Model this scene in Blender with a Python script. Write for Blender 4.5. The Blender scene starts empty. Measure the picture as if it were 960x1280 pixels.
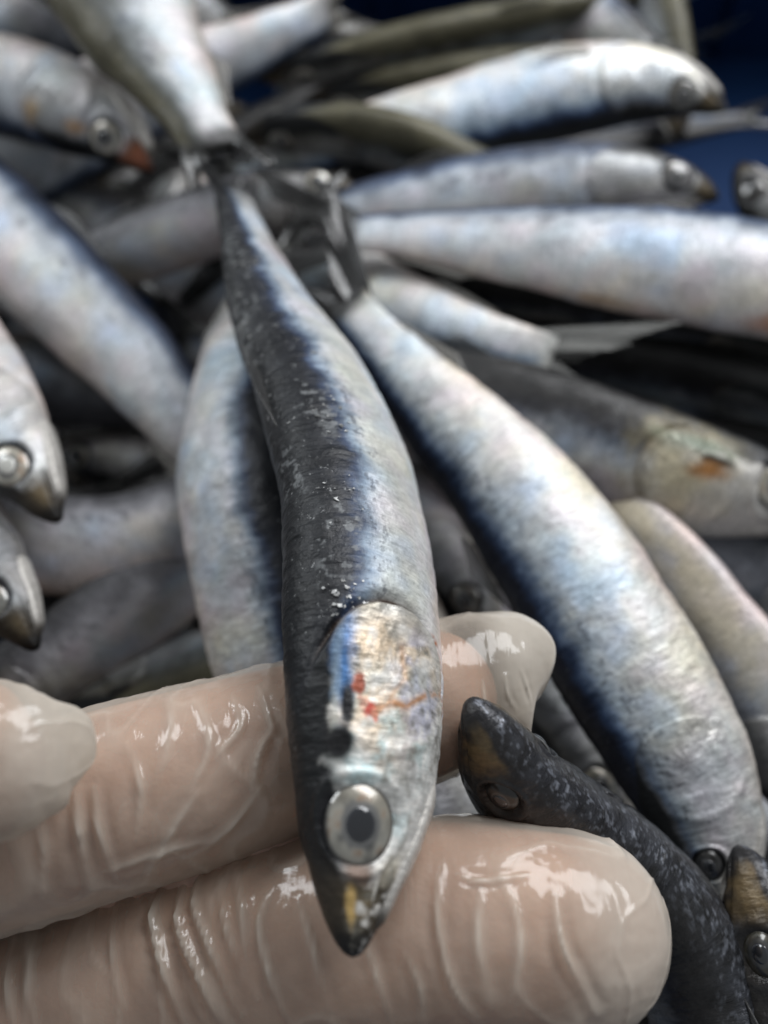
import bpy, math, random
import numpy as np
from mathutils import Vector, Matrix

# ------------------------------------------------------------------ camera
CM = 0.01
F_PX = 1250.0                                   # focal length in pixels of a 960 px wide frame
PITCH = math.radians(65)                        # looking down this far below the horizon
CAM = np.array([0.0, 0.0, 15.0])                # centimetres above the top of the pile
FWD = np.array([0.0, math.cos(PITCH), -math.sin(PITCH)])
UPV = np.array([0.0, math.sin(PITCH), math.cos(PITCH)])
RGT = np.array([1.0, 0.0, 0.0])

sc = bpy.context.scene
col = sc.collection
cd = bpy.data.cameras.new("camera")
cam = bpy.data.objects.new("camera", cd)
col.objects.link(cam)
cam.location = Vector(CAM * CM)
cam.rotation_euler = (math.pi / 2 - PITCH, 0, 0)
cd.sensor_fit = 'HORIZONTAL'
cd.sensor_width = 36.0
cd.lens = 36.0 * F_PX / 960.0
cd.clip_start = 0.005
cd.clip_end = 20.0
cd.dof.use_dof = True
cd.dof.focus_distance = 0.119
cd.dof.aperture_fstop = 13.0
sc.camera = cam

# ------------------------------------------------------------------ light
world = bpy.data.worlds.new("World")
sc.world = world
world.use_nodes = True
bg = world.node_tree.nodes["Background"]
bg.inputs[0].default_value = (0.92, 0.96, 1.0, 1)
bg.inputs[1].default_value = 0.29

def area(name, loc, target, size, power, color):
    ld = bpy.data.lights.new(name, 'AREA')
    ld.shape = 'RECTANGLE'
    ld.size, ld.size_y = size[0] * CM, size[1] * CM
    ld.energy = power
    ld.color = color
    o = bpy.data.objects.new(name, ld)
    col.objects.link(o)
    o.location = Vector(loc) * CM
    d = Vector(target) - Vector(loc)
    o.rotation_euler = d.to_track_quat('-Z', 'Y').to_euler()
    return o

area("ceiling_lamp", (36, 54, 54), (0, 6, 1), (60, 42), 7.9, (0.965, 0.98, 1.0))
area("ceiling_lamp_fill", (-58, 56, 50), (0, 6, 1), (36, 26), 3.4, (0.93, 0.97, 1.0))

sc.view_settings.view_transform = 'Standard'
sc.view_settings.look = 'None'
sc.view_settings.exposure = 0.0
sc.view_settings.gamma = 1.0
sc.cycles.max_bounces = 8
sc.cycles.transparent_max_bounces = 12
sc.cycles.caustics_reflective = False
sc.cycles.caustics_refractive = False
sc.cycles.use_denoising = True

# ------------------------------------------------------------------ numeric helpers
def PD(px, py, d):
    """a point at depth d (cm) in front of the camera"""
    return CAM + d * (FWD + RGT * (px - 480) / F_PX + UPV * (640 - py) / F_PX)

def PZ(px, py, z):
    """a point at height z (cm) above the pile reference level"""
    r = FWD + RGT * (px - 480) / F_PX + UPV * (640 - py) / F_PX
    return CAM + r * ((z - CAM[2]) / r[2])

def smooth01(x):
    x = np.clip(x, 0, 1)
    return x * x * (3 - 2 * x)

def sstep(a, b, x):
    return smooth01((x - a) / (b - a))

def _hash(ix, iy, iz):
    h = (ix.astype(np.int64) * 374761393 + iy.astype(np.int64) * 668265263 + iz.astype(np.int64) * 2147483647) & 0xffffffff
    h = ((h ^ (h >> 13)) * 1274126177) & 0xffffffff
    h = ((h ^ (h >> 16)) * 2246822519) & 0xffffffff
    return ((h ^ (h >> 15)) & 0xffff) / 32767.5 - 1.0

def vnoise(p):
    i = np.floor(p)
    f = p - i
    f = f * f * f * (f * (f * 6 - 15) + 10)
    i = i.astype(np.int64)
    out = 0
    for dx in (0, 1):
        wx = f[:, 0] if dx else 1 - f[:, 0]
        for dy in (0, 1):
            wy = f[:, 1] if dy else 1 - f[:, 1]
            for dz in (0, 1):
                wz = f[:, 2] if dz else 1 - f[:, 2]
                out = out + wx * wy * wz * _hash(i[:, 0] + dx, i[:, 1] + dy, i[:, 2] + dz)
    return out

def fbm(p, octaves=4, gain=0.5):
    a, t, n = 1.0, 0, 0
    for k in range(octaves):
        t = t + a * vnoise(p + 17.3 * k)
        n += a
        a *= gain
        p = p * 2.03
    return t / n * 1.6

def norm(v):
    return v / (np.linalg.norm(v, axis=-1, keepdims=True) + 1e-12)

def spline(pts, n):
    """arc-length resampled Catmull-Rom curve; also returns parameter fraction at each sample"""
    P = np.array(pts, float)
    P = np.vstack([2 * P[0] - P[1], P, 2 * P[-1] - P[-2]])
    m = len(P) - 3
    out, par = [], []
    for k in range(m):
        t = np.linspace(0, 1, 60, endpoint=(k == m - 1))[:, None]
        a, b, c, d = P[k], P[k + 1], P[k + 2], P[k + 3]
        out.append(0.5 * (2 * b + (c - a) * t + (2 * a - 5 * b + 4 * c - d) * t ** 2 + (3 * b - a - 3 * c + d) * t ** 3))
        par.append(k + t[:, 0])
    out = np.vstack(out)
    par = np.concatenate(par)
    seg = np.linalg.norm(np.diff(out, axis=0), axis=1)
    s = np.concatenate([[0], np.cumsum(seg)])
    L = s[-1]
    q = np.linspace(0, L, n)
    R = np.stack([np.interp(q, s, out[:, i]) for i in range(3)], 1)
    return R, np.interp(q, s, par), L

def mesh_object(name, verts, faces, mat, parent=None, origin=None, attrs=None, smooth=True):
    """verts in world centimetres; origin in world centimetres"""
    o0 = np.zeros(3) if origin is None else origin
    v = (np.asarray(verts, float) - o0) * CM
    me = bpy.data.meshes.new(name)
    if isinstance(faces, np.ndarray):
        k = faces.shape[1]
        me.vertices.add(len(v))
        me.vertices.foreach_set("co", v.astype(np.float32).ravel())
        me.loops.add(faces.size)
        me.loops.foreach_set("vertex_index", faces.astype(np.int32).ravel())
        me.polygons.add(len(faces))
        me.polygons.foreach_set("loop_start", np.arange(0, faces.size, k, dtype=np.int32))
        me.update(calc_edges=True)
        me.validate()
    else:
        me.from_pydata([tuple(x) for x in v], [], faces)
    for an, (kind, data) in (attrs or {}).items():
        a = me.attributes.new(an, kind, 'POINT')
        if kind == 'FLOAT_COLOR':
            d = np.ones((len(v), 4), np.float32); d[:, :3] = data
            a.data.foreach_set("color", d.ravel())
        elif kind == 'FLOAT_VECTOR':
            a.data.foreach_set("vector", np.asarray(data, np.float32).ravel())
        else:
            a.data.foreach_set("value", np.asarray(data, np.float32).ravel())
    if smooth:
        me.polygons.foreach_set("use_smooth", np.ones(len(me.polygons), bool))
    me.materials.append(mat)
    o = bpy.data.objects.new(name, me)
    col.objects.link(o)
    if parent is not None:
        o.parent = parent
    else:
        o.location = Vector(o0 * CM)
    return o

def grid_faces(nr, nc, wrap=False):
    r = np.arange(nr - 1)[:, None]
    c = np.arange(nc if wrap else nc - 1)[None, :]
    c2 = (c + 1) % nc
    return np.stack([(r * nc + c).ravel(), (r * nc + c2 + 0 * r).ravel(), ((r + 1) * nc + c2).ravel(), ((r + 1) * nc + c).ravel()], 1)

# ------------------------------------------------------------------ materials
def new_mat(name):
    m = bpy.data.materials.new(name)
    m.use_nodes = True
    nt = m.node_tree
    b = nt.nodes["Principled BSDF"]
    return m, nt, b

def N(nt, kind, **kw):
    n = nt.nodes.new(kind)
    for k, v in kw.items():
        if k.startswith("i_"):
            n.inputs[k[2:].replace("_", " ")].default_value = v
        else:
            setattr(n, k, v)
    return n

def math_n(nt, op, a, b=None, clamp=False):
    n = nt.nodes.new("ShaderNodeMath"); n.operation = op; n.use_clamp = clamp
    for i, x in enumerate((a, b)):
        if x is None: continue
        if isinstance(x, (int, float)): n.inputs[i].default_value = x
        else: nt.links.new(x, n.inputs[i])
    return n.outputs[0]

def fish_skin(name, fleck=0.5):
    m, nt, b = new_mat(name)
    L = nt.links.new
    c = N(nt, "ShaderNodeAttribute", attribute_name="col")
    p = N(nt, "ShaderNodeAttribute", attribute_name="prm")
    r = N(nt, "ShaderNodeAttribute", attribute_name="rest")
    sp = N(nt, "ShaderNodeSeparateColor"); L(p.outputs["Color"], sp.inputs[0])
    # scale rows: noise squeezed along the body
    mp = N(nt, "ShaderNodeMapping"); mp.inputs["Scale"].default_value = (26, 5, 5); L(r.outputs["Vector"], mp.inputs[0])
    n1 = N(nt, "ShaderNodeTexNoise"); n1.inputs["Scale"].default_value = 1.0; n1.inputs["Detail"].default_value = 4; L(mp.outputs[0], n1.inputs["Vector"])
    n2 = N(nt, "ShaderNodeTexNoise"); n2.inputs["Scale"].default_value = 14; n2.inputs["Detail"].default_value = 5; n2.inputs["Roughness"].default_value = .65; L(r.outputs["Vector"], n2.inputs["Vector"])
    vo = N(nt, "ShaderNodeTexVoronoi"); vo.inputs["Scale"].default_value = 9; L(r.outputs["Vector"], vo.inputs["Vector"])
    # colour variation
    f = math_n(nt, 'ADD', math_n(nt, 'MULTIPLY', n1.outputs[0], 0.75), math_n(nt, 'MULTIPLY', n2.outputs[0], 0.75))
    f = math_n(nt, 'ADD', f, 0.25)
    mx = N(nt, "ShaderNodeVectorMath", operation='SCALE'); L(c.outputs["Color"], mx.inputs[0]); L(f, mx.inputs["Scale"])
    # pale flecks of loosened scale on the back (blue channel of prm)
    th = math_n(nt, 'SUBTRACT', 0.78, math_n(nt, 'MULTIPLY', sp.outputs[2], 0.25))
    fl = math_n(nt, 'MULTIPLY', math_n(nt, 'SUBTRACT', n2.outputs[0], th), 16, clamp=True)
    fl = math_n(nt, 'MULTIPLY', fl, sp.outputs[2])
    mc = N(nt, "ShaderNodeMix", data_type='RGBA'); L(fl, mc.inputs[0]); L(mx.outputs[0], mc.inputs[6]); mc.inputs[7].default_value = (.32, .33, .33, 1)
    L(mc.outputs[2], b.inputs["Base Color"])
    L(sp.outputs[0], b.inputs["Metallic"])
    rg = math_n(nt, 'ADD', sp.outputs[1], math_n(nt, 'MULTIPLY', math_n(nt, 'SUBTRACT', n2.outputs[0], .5), .25))
    L(rg, b.inputs["Roughness"])
    b.inputs["Specular IOR Level"].default_value = .26
    L(math_n(nt, 'ADD', .18, math_n(nt, 'MULTIPLY', sp.outputs[0], .4)), b.inputs["Coat Weight"])
    b.inputs["Coat Roughness"].default_value = .14
    b.inputs["Coat IOR"].default_value = 1.34
    bp = N(nt, "ShaderNodeBump"); bp.inputs["Strength"].default_value = .5; bp.inputs["Distance"].default_value = .0004
    h = math_n(nt, 'ADD', math_n(nt, 'MULTIPLY', n1.outputs[0], .5), math_n(nt, 'MULTIPLY', n2.outputs[0], .7))
    h = math_n(nt, 'ADD', h, math_n(nt, 'MULTIPLY', vo.outputs["Distance"], .25))
    L(h, bp.inputs["Height"])
    L(bp.outputs[0], b.inputs["Normal"])
    L(bp.outputs[0], b.inputs["Coat Normal"])
    return m

def fin_material():
    m, nt, b = new_mat("fin_membrane")
    L = nt.links.new
    c = N(nt, "ShaderNodeAttribute", attribute_name="col")
    a = N(nt, "ShaderNodeAttribute", attribute_name="opa")
    L(c.outputs["Color"], b.inputs["Base Color"])
    L(a.outputs["Fac"], b.inputs["Alpha"])
    b.inputs["Roughness"].default_value = .3
    b.inputs["Coat Weight"].default_value = .3
    b.inputs["Coat Roughness"].default_value = .12
    return m

def attr_mat(name, rough, coat=0.0, coat_rough=.05, metallic=0.0, spec=.5):
    m, nt, b = new_mat(name)
    c = N(nt, "ShaderNodeAttribute", attribute_name="col")
    nt.links.new(c.outputs["Color"], b.inputs["Base Color"])
    b.inputs["Roughness"].default_value = rough
    b.inputs["Coat Weight"].default_value = coat
    b.inputs["Coat Roughness"].default_value = coat_rough
    b.inputs["Metallic"].default_value = metallic
    b.inputs["Specular IOR Level"].default_value = spec
    n = N(nt, "ShaderNodeTexNoise"); n.inputs["Scale"].default_value = 900
    t = N(nt, "ShaderNodeTexCoord"); nt.links.new(t.outputs["Object"], n.inputs["Vector"])
    bp = N(nt, "ShaderNodeBump"); bp.inputs["Strength"].default_value = .15; bp.inputs["Distance"].default_value = .0003
    nt.links.new(n.outputs[0], bp.inputs["Height"]); nt.links.new(bp.outputs[0], b.inputs["Normal"])
    return m

MAT_SKIN = fish_skin("fish_skin")
MAT_FIN = fin_material()
MAT_EYE = attr_mat("fish_eye", .28, .8, .06, .25)
MAT_PUPIL = attr_mat("fish_pupil", .12, 1.0, .03)
MAT_FLAKE = attr_mat("loose_scale", .35, .3, .2, .3)

# ------------------------------------------------------------------ fish
_PS = np.array([0, .010, .025, .05, .08, .12, .17, .22, .27, .35, .45, .55, .65, .75, .85, .93, .97, 1.0])
_UP = np.array([.035, .085, .14, .20, .262, .325, .38, .415, .44, .46, .46, .445, .405, .34, .255, .200, .188, .186])
_DN = np.array([.035, .070, .115, .185, .275, .365, .43, .475, .505, .53, .53, .505, .445, .355, .260, .200, .188, .186])
_WD = np.array([.035, .070, .105, .145, .178, .212, .243, .265, .28, .29, .29, .275, .24, .19, .128, .082, .050, .014])

def _prof(tab):
    q = np.linspace(0, 1, 801)
    y = np.interp(q, _PS, tab)
    k = np.exp(-np.linspace(-2, 2, 25) ** 2); k /= k.sum()
    yp = np.concatenate([2 * y[0] - y[1:13][::-1], y, 2 * y[-1] - y[-13:-1][::-1]])
    ys = np.convolve(yp, k, 'valid')
    w = sstep(0, .02, q)
    return q, y * (1 - w) + ys * w
_Q, _UPS = _prof(_UP); _DNS = _prof(_DN)[1]; _WDS = _prof(_WD)[1]

PAL = {
    'held':  [(0, (.009, .010, .011)), (.24, (.009, .010, .013)), (.29, (.010, .013, .022)), (.325, (.035, .052, .095)), (.365, (.19, .24, .30)), (.43, (.46, .48, .50)), (.66, (.58, .58, .58)), (.86, (.62, .58, .55)), (1, (.60, .53, .49))],
    # lat (0 back .. 1 belly): colour, metallic, roughness
    'blue':  [(0, (.012, .013, .015)), (.20, (.012, .014, .018)), (.27, (.014, .022, .045)), (.315, (.05, .09, .19)), (.37, (.26, .33, .40)), (.46, (.50, .52, .54)), (.66, (.60, .60, .59)), (.86, (.62, .57, .53)), (1, (.58, .50, .45))],
    'silver': [(0, (.03, .035, .05)), (.18, (.03, .04, .07)), (.26, (.08, .11, .17)), (.33, (.34, .37, .41)), (.46, (.49, .49, .51)), (.66, (.55, .54, .54)), (.86, (.55, .50, .47)), (1, (.52, .43, .39))],
    'big': [(0, (.012, .013, .018)), (.22, (.012, .015, .026)), (.275, (.022, .040, .085)), (.315, (.10, .14, .21)), (.36, (.24, .28, .32)), (.43, (.40, .42, .43)), (.55, (.48, .48, .48)), (.70, (.53, .52, .50)), (.86, (.53, .49, .44)), (1, (.55, .48, .42))],
    'olive': [(0, (.085, .078, .048)), (.22, (.080, .074, .046)), (.30, (.05, .05, .04)), (.36, (.14, .15, .15)), (.46, (.40, .41, .42)), (.7, (.52, .51, .50)), (1, (.45, .38, .32))],
    'dark':  [(0, (.018, .018, .018)), (.28, (.022, .021, .021)), (.36, (.035, .035, .04)), (.42, (.10, .11, .13)), (.52, (.34, .35, .37)), (.7, (.42, .41, .42)), (1, (.42, .37, .34))],
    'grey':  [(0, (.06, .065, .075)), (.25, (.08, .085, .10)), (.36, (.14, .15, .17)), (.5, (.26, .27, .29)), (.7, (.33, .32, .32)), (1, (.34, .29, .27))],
    'pink':  [(0, (.05, .05, .05)), (.25, (.10, .10, .11)), (.36, (.26, .26, .28)), (.5, (.42, .41, .42)), (.7, (.46, .43, .43)), (1, (.46, .38, .36))],
}

class Fish:
    def __init__(self, pts, side, rolls, dep=2.0, wid=1.0, seed=0, pal='blue', res=(110, 56), grow='tail'):
        pts = [np.asarray(p, float) for p in pts]
        lack = 5.7 * dep - spline(pts, 60)[2]
        if grow and lack > .6:      # carry the unseen end on, dipping into the heap, to a fish's full length
            if grow == 'tail':
                d = norm(pts[-1] - pts[-2]); d[2] = min(d[2], 0) * .5 - .22
                pts = pts + [pts[-1] + norm(d) * lack * .5, pts[-1] + norm(d) * lack]
                rolls = list(np.interp(np.linspace(0, len(pts) - 3, len(pts) - 2), np.linspace(0, len(pts) - 3, len(rolls)), rolls)) + [rolls[-1]] * 2
            else:
                d = norm(pts[0] - pts[1]); d[2] = min(d[2], 0) * .5 - .18
                pts = [pts[0] + norm(d) * lack, pts[0] + norm(d) * lack * .5] + pts
                rolls = [rolls[0]] * 2 + list(np.interp(np.linspace(0, len(pts) - 3, len(pts) - 2), np.linspace(0, len(pts) - 3, len(rolls)), rolls))
        self.C, self.par, self.L = spline(pts, 260)
        self.head_tone = 1.0; self.blend = .0; self.eye_scale = 1.0; self.tail_tone = (.06, .06, .055); self.slit = .7
        self.dep, self.wid, self.seed, self.pal, self.res = dep, wid, seed, pal, res
        T = norm(np.gradient(self.C, axis=0))
        V = norm(CAM - self.C)
        S = norm(np.cross(T, V))
        U = np.cross(S, T)
        rl = np.radians(np.interp(self.par, np.linspace(0, len(pts) - 1, len(rolls)), rolls))[:, None]
        D = side * np.cos(rl) * S + np.sin(rl) * U
        # smooth the frame
        for _ in range(20):
            D[1:-1] = (D[:-2] + 2 * D[1:-1] + D[2:]) / 4
        D = norm(D - T * np.sum(D * T, 1, keepdims=True))
        W = np.cross(T, D)
        if np.sum(W[30] * V[30]) < 0: W = -W
        self.T, self.D, self.W = T, D, W
        self.q = np.linspace(0, 1, 260)
        self.origin = self.C[120].copy()

    def fr(self, A, s):
        return np.stack([np.interp(s, self.q, A[:, i]) for i in range(3)], -1)

    def local(self, s, th):
        up = np.interp(s, _Q, _UPS) * self.dep
        dn = np.interp(s, _Q, _DNS) * self.dep
        w = np.interp(s, _Q, _WDS) * self.dep * self.wid
        c, sn = np.cos(th), np.sin(th)
        z = np.where(c > 0, up, dn) * c
        keel = 1 - .22 * np.clip(-c, 0, 1) ** 2 * sstep(.05, .2, s)
        y = w * sn * keel
        return y, z, w, np.where(c > 0, up, dn)

    def pos(self, s, th, off=0.0):
        s = np.asarray(s, float); th = np.asarray(th, float)
        y, z, w, h = self.local(s, th)
        ny, nz = y / (w * w), z / (h * h)
        n = np.sqrt(ny ** 2 + nz ** 2) + 1e-9
        y = y + off * ny / n; z = z + off * nz / n
        return self.fr(self.C, s) + self.fr(self.W, s) * y[..., None] + self.fr(self.D, s) * z[..., None]

    def normal(self, s, th):
        e = 2e-3
        a = self.pos(s + e, th) - self.pos(s - e, th)
        b = self.pos(s, th + .02) - self.pos(s, th - .02)
        n = norm(np.cross(a, b))
        out = self.pos(s, th, .1) - self.pos(s, th)
        return n * np.sign(np.sum(n * out, -1, keepdims=True)), norm(a), norm(b)

HEAD_END = .262
EYE_S, EYE_TH = .091, math.radians(71)

def head_relief(f, s, th):
    """normal displacement (cm) of the body surface: gill slit, eye sockets, snout and cheek bones"""
    k = f.dep / 2.0
    a = np.abs(th)
    L = f.L
    # gill slit behind the cover
    g = HEAD_END - .050 * ((a - 1.55) / 1.0) ** 2
    m = sstep(.35, .75, a) * (1 - sstep(2.5, 2.9, a))
    off = -.07 * f.slit * k * np.exp(-((s - g - .004) * L / (.07 * k)) ** 2) * m
    # eye socket
    de = np.sqrt(((s - EYE_S) * L) ** 2 + ((a - EYE_TH) * .42 * f.dep * .62) ** 2) / (.345 * k * f.eye_scale)
    off = off - .05 * k * (1 - sstep(.75, 1.1, de)) + .025 * k * np.exp(-((de - 1.22) / .13) ** 2)
    # mouth line
    ml = 1.72 + 3.2 * s
    off = off - .03 * k * np.exp(-((a - ml) / .09) ** 2) * sstep(.0, .01, s) * (1 - sstep(.065, .09, s))
    # cheek ridge
    off = off + .02 * k * np.exp(-((s - .165 - .02 * np.cos(a * 2)) * L / .08) ** 2) * sstep(.7, 1.1, a) * (1 - sstep(2.1, 2.5, a))
    return off

def paint(f, s, th, rest):
    """natural pigment of the skin: colour, metallic, roughness, fleck amount"""
    a = np.abs(th)
    lat = a / math.pi
    sd = f.seed * 7.77
    q = rest + sd
    n_lo = fbm(q * np.array([.8, .8, .8]), 3)
    n_mid = fbm(q * np.array([3.0, 3.0, 3.0]) + 5, 4)
    n_row = fbm(q * np.array([11.0, 2.2, 2.2]) + 9, 3)
    jag = .018 * n_lo + .024 * n_mid + .018 * n_row
    t = np.clip(lat + jag, 0, 1)
    st = PAL[f.pal]
    xs = [x[0] for x in st]
    c = np.stack([np.interp(t, xs, [x[1][i] for x in st]) for i in range(3)], 1)
    lum = c.mean(1, keepdims=True)
    flank = sstep(.30, .48, t)
    # pearly tints drift over the silver
    n_a = fbm(q * 1.6 + 31, 3); n_b = fbm(q * 1.3 + 57, 3)
    tint = np.ones_like(c)
    tint += np.clip(n_a, 0, 1)[:, None] * np.array([-.12, .0, .18]) + np.clip(-n_a, 0, 1)[:, None] * np.array([.06, -.03, .02])
    tint += np.clip(n_b, 0, 1)[:, None] * np.array([.05, .04, -.10]) + np.clip(-n_b, 0, 1)[:, None] * np.array([-.07, .04, .07])
    c = c * (1 + (tint - 1) * flank[:, None])
    # brightness mottling
    c = c * (1 + .16 * n_mid[:, None] * flank[:, None] + .35 * n_mid[:, None] * (1 - flank[:, None]))
    n_sp = fbm(q * np.array([13.0, 15.0, 15.0]) + 77, 3)
    spk = sstep(.42, .62, n_sp + .25 * n_lo) * np.exp(-((t - .39) / .07) ** 2) * .55
    c = c * (1 - spk[:, None]) + np.array([.03, .035, .05]) * spk[:, None]
    met = .06 + .20 * flank
    rgh = .42 + .0 * flank + .06 * n_mid
    flk = (1 - sstep(.26, .36, t)) * .5
    # ---------------- head
    hd = 1 - sstep(HEAD_END - .012, HEAD_END, s + .050 * ((a - 1.55) / 1.0) ** 2)
    top = 1 - sstep(.24, .33, lat + .03 * n_mid)
    gold = np.clip(.5 + .8 * n_a, 0, 1)[:, None]
    face = np.array([.42, .43, .43]) * (1 - gold) + np.array([.46, .42, .34]) * gold
    face = face * np.clip(c.mean(1, keepdims=True) / .5, .35, 1.1) ** .5
    face = face * (1 + .30 * n_mid[:, None])
    hc = face * (1 - top[:, None]) + np.array([.010, .011, .012]) * top[:, None]
    # snout: dark translucent tip with a yellowish patch
    sn = 1 - sstep(.040, .075, s + .012 * n_mid)
    hc = hc * (1 - sn[:, None]) + np.array([.035, .028, .020]) * sn[:, None]
    yp = np.exp(-(((s - .036) * f.L / .20) ** 2 + ((a - 1.45) / .38) ** 2))
    yp = yp * .35
    hc = hc * (1 - yp[:, None]) + np.array([.30, .22, .11]) * yp[:, None]
    tip = 1 - sstep(.010, .022, s)
    hc = hc * (1 - tip[:, None]) + np.array([.012, .011, .010]) * tip[:, None]
    bl = f.blend * (1 - sn)[:, None] * (1 - top)[:, None]
    hc = hc * (1 - bl) + c * bl
    hc = hc * f.head_tone
    c = c * (1 - hd[:, None]) + hc * hd[:, None]
    met = met * (1 - hd) + hd * (.35 * (1 - top) * (1 - sn) + .05)
    flk = flk * (1 - hd)
    tb = sstep(.955, .995, s + .012 * n_row + .01 * n_mid)[:, None]
    c = c * (1 - tb) + np.array(f.tail_tone) * tb
    met = met * (1 - tb[:, 0])
    # dark rim round the eye
    de = np.sqrt(((s - EYE_S) * f.L) ** 2 + ((a - EYE_TH) * .42 * f.dep * .62) ** 2) / (.345 * f.dep / 2 * f.eye_scale)
    rim = 1 - sstep(1.02, 1.18, de + .05 * n_mid)
    c = c * (1 - rim[:, None]) + np.array([.010, .010, .012]) * rim[:, None]
    # gill slit: groove darkened in the colour itself
    g = HEAD_END - .050 * ((a - 1.55) / 1.0) ** 2
    gs = np.exp(-((s - g - .003) * f.L / .05) ** 2) * sstep(.4, .8, a) * (1 - sstep(2.4, 2.8, a)) * f.slit
    c = c * (1 - gs[:, None]) + np.array([.045, .030, .022]) * gs[:, None]
    return np.clip(c, .004, .85), np.clip(met, 0, 1), np.clip(rgh, .15, .8), flk

def thing(name, label, cat, group=None, origin=(0, 0, 0)):
    o = bpy.data.objects.new(name, None)
    o.empty_display_size = .01
    col.objects.link(o)
    o.location = Vector(np.asarray(origin, float) * CM)
    o["label"] = label
    o["category"] = cat
    if group: o["group"] = group
    return o

def fin_mesh(name, f, root, base_pts, base_dir, length, fanned, color, opa, nphi=41, nr=13, curl=None, th=.012):
    """thin double-skinned membrane stiffened by rays: base_pts (n,3) root line, base_dir (n,3) ray directions, length (n,)"""
    n = len(base_pts)
    ph = np.linspace(0, 1, n)
    r = np.linspace(0, 1, nr)
    P = base_pts[None] + base_dir[None] * (length[None, :] * r[:, None])[..., None]
    if curl is not None:
        P = P + curl(ph[None, :], r[:, None])[..., None] * fanned[None, None]
    ridge = (.5 + .5 * np.cos(np.arange(n) * math.pi))
    thick = (th * (.35 + .65 * ridge))[None, :] * (1 - .7 * r[:, None])
    A = P + fanned * thick[..., None]
    B = P - fanned * thick[..., None]
    v = np.vstack([A.reshape(-1, 3), B.reshape(-1, 3)])
    fa = grid_faces(nr, n)
    fb = fa[:, ::-1] + nr * n
    rim = []
    idx = lambda i, j: i * n + j
    loop = [idx(0, j) for j in range(n)] + [idx(i, n - 1) for i in range(1, nr)] + [idx(nr - 1, j) for j in range(n - 2, -1, -1)] + [idx(i, 0) for i in range(nr - 2, 0, -1)]
    for k in range(len(loop)):
        a, b = loop[k], loop[(k + 1) % len(loop)]
        rim.append((b, a, a + nr * n, b + nr * n))
    fc = np.vstack([fa, fb, np.array(rim)])
    rg = np.broadcast_to(ridge[None, :], (nr, n)).ravel()
    rr = np.broadcast_to(r[:, None], (nr, n)).ravel()
    nz = fbm(np.stack([rg * 3 + np.arange(nr * n) * .13, rr * 6, rr * 0 + f.seed], 1), 2)
    cc = np.array(color)[None] * (.55 + .7 * rg + .3 * nz)[:, None]
    oo = np.clip(opa * (1 - .45 * rr ** 2) + .30 * rg * (1 - .4 * rr), 0, 1)
    return mesh_object(name, v, fc, MAT_FIN, root, f.origin, {"col": ('FLOAT_COLOR', np.vstack([cc, cc])), "opa": ('FLOAT', np.concatenate([oo, oo]))})

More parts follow.
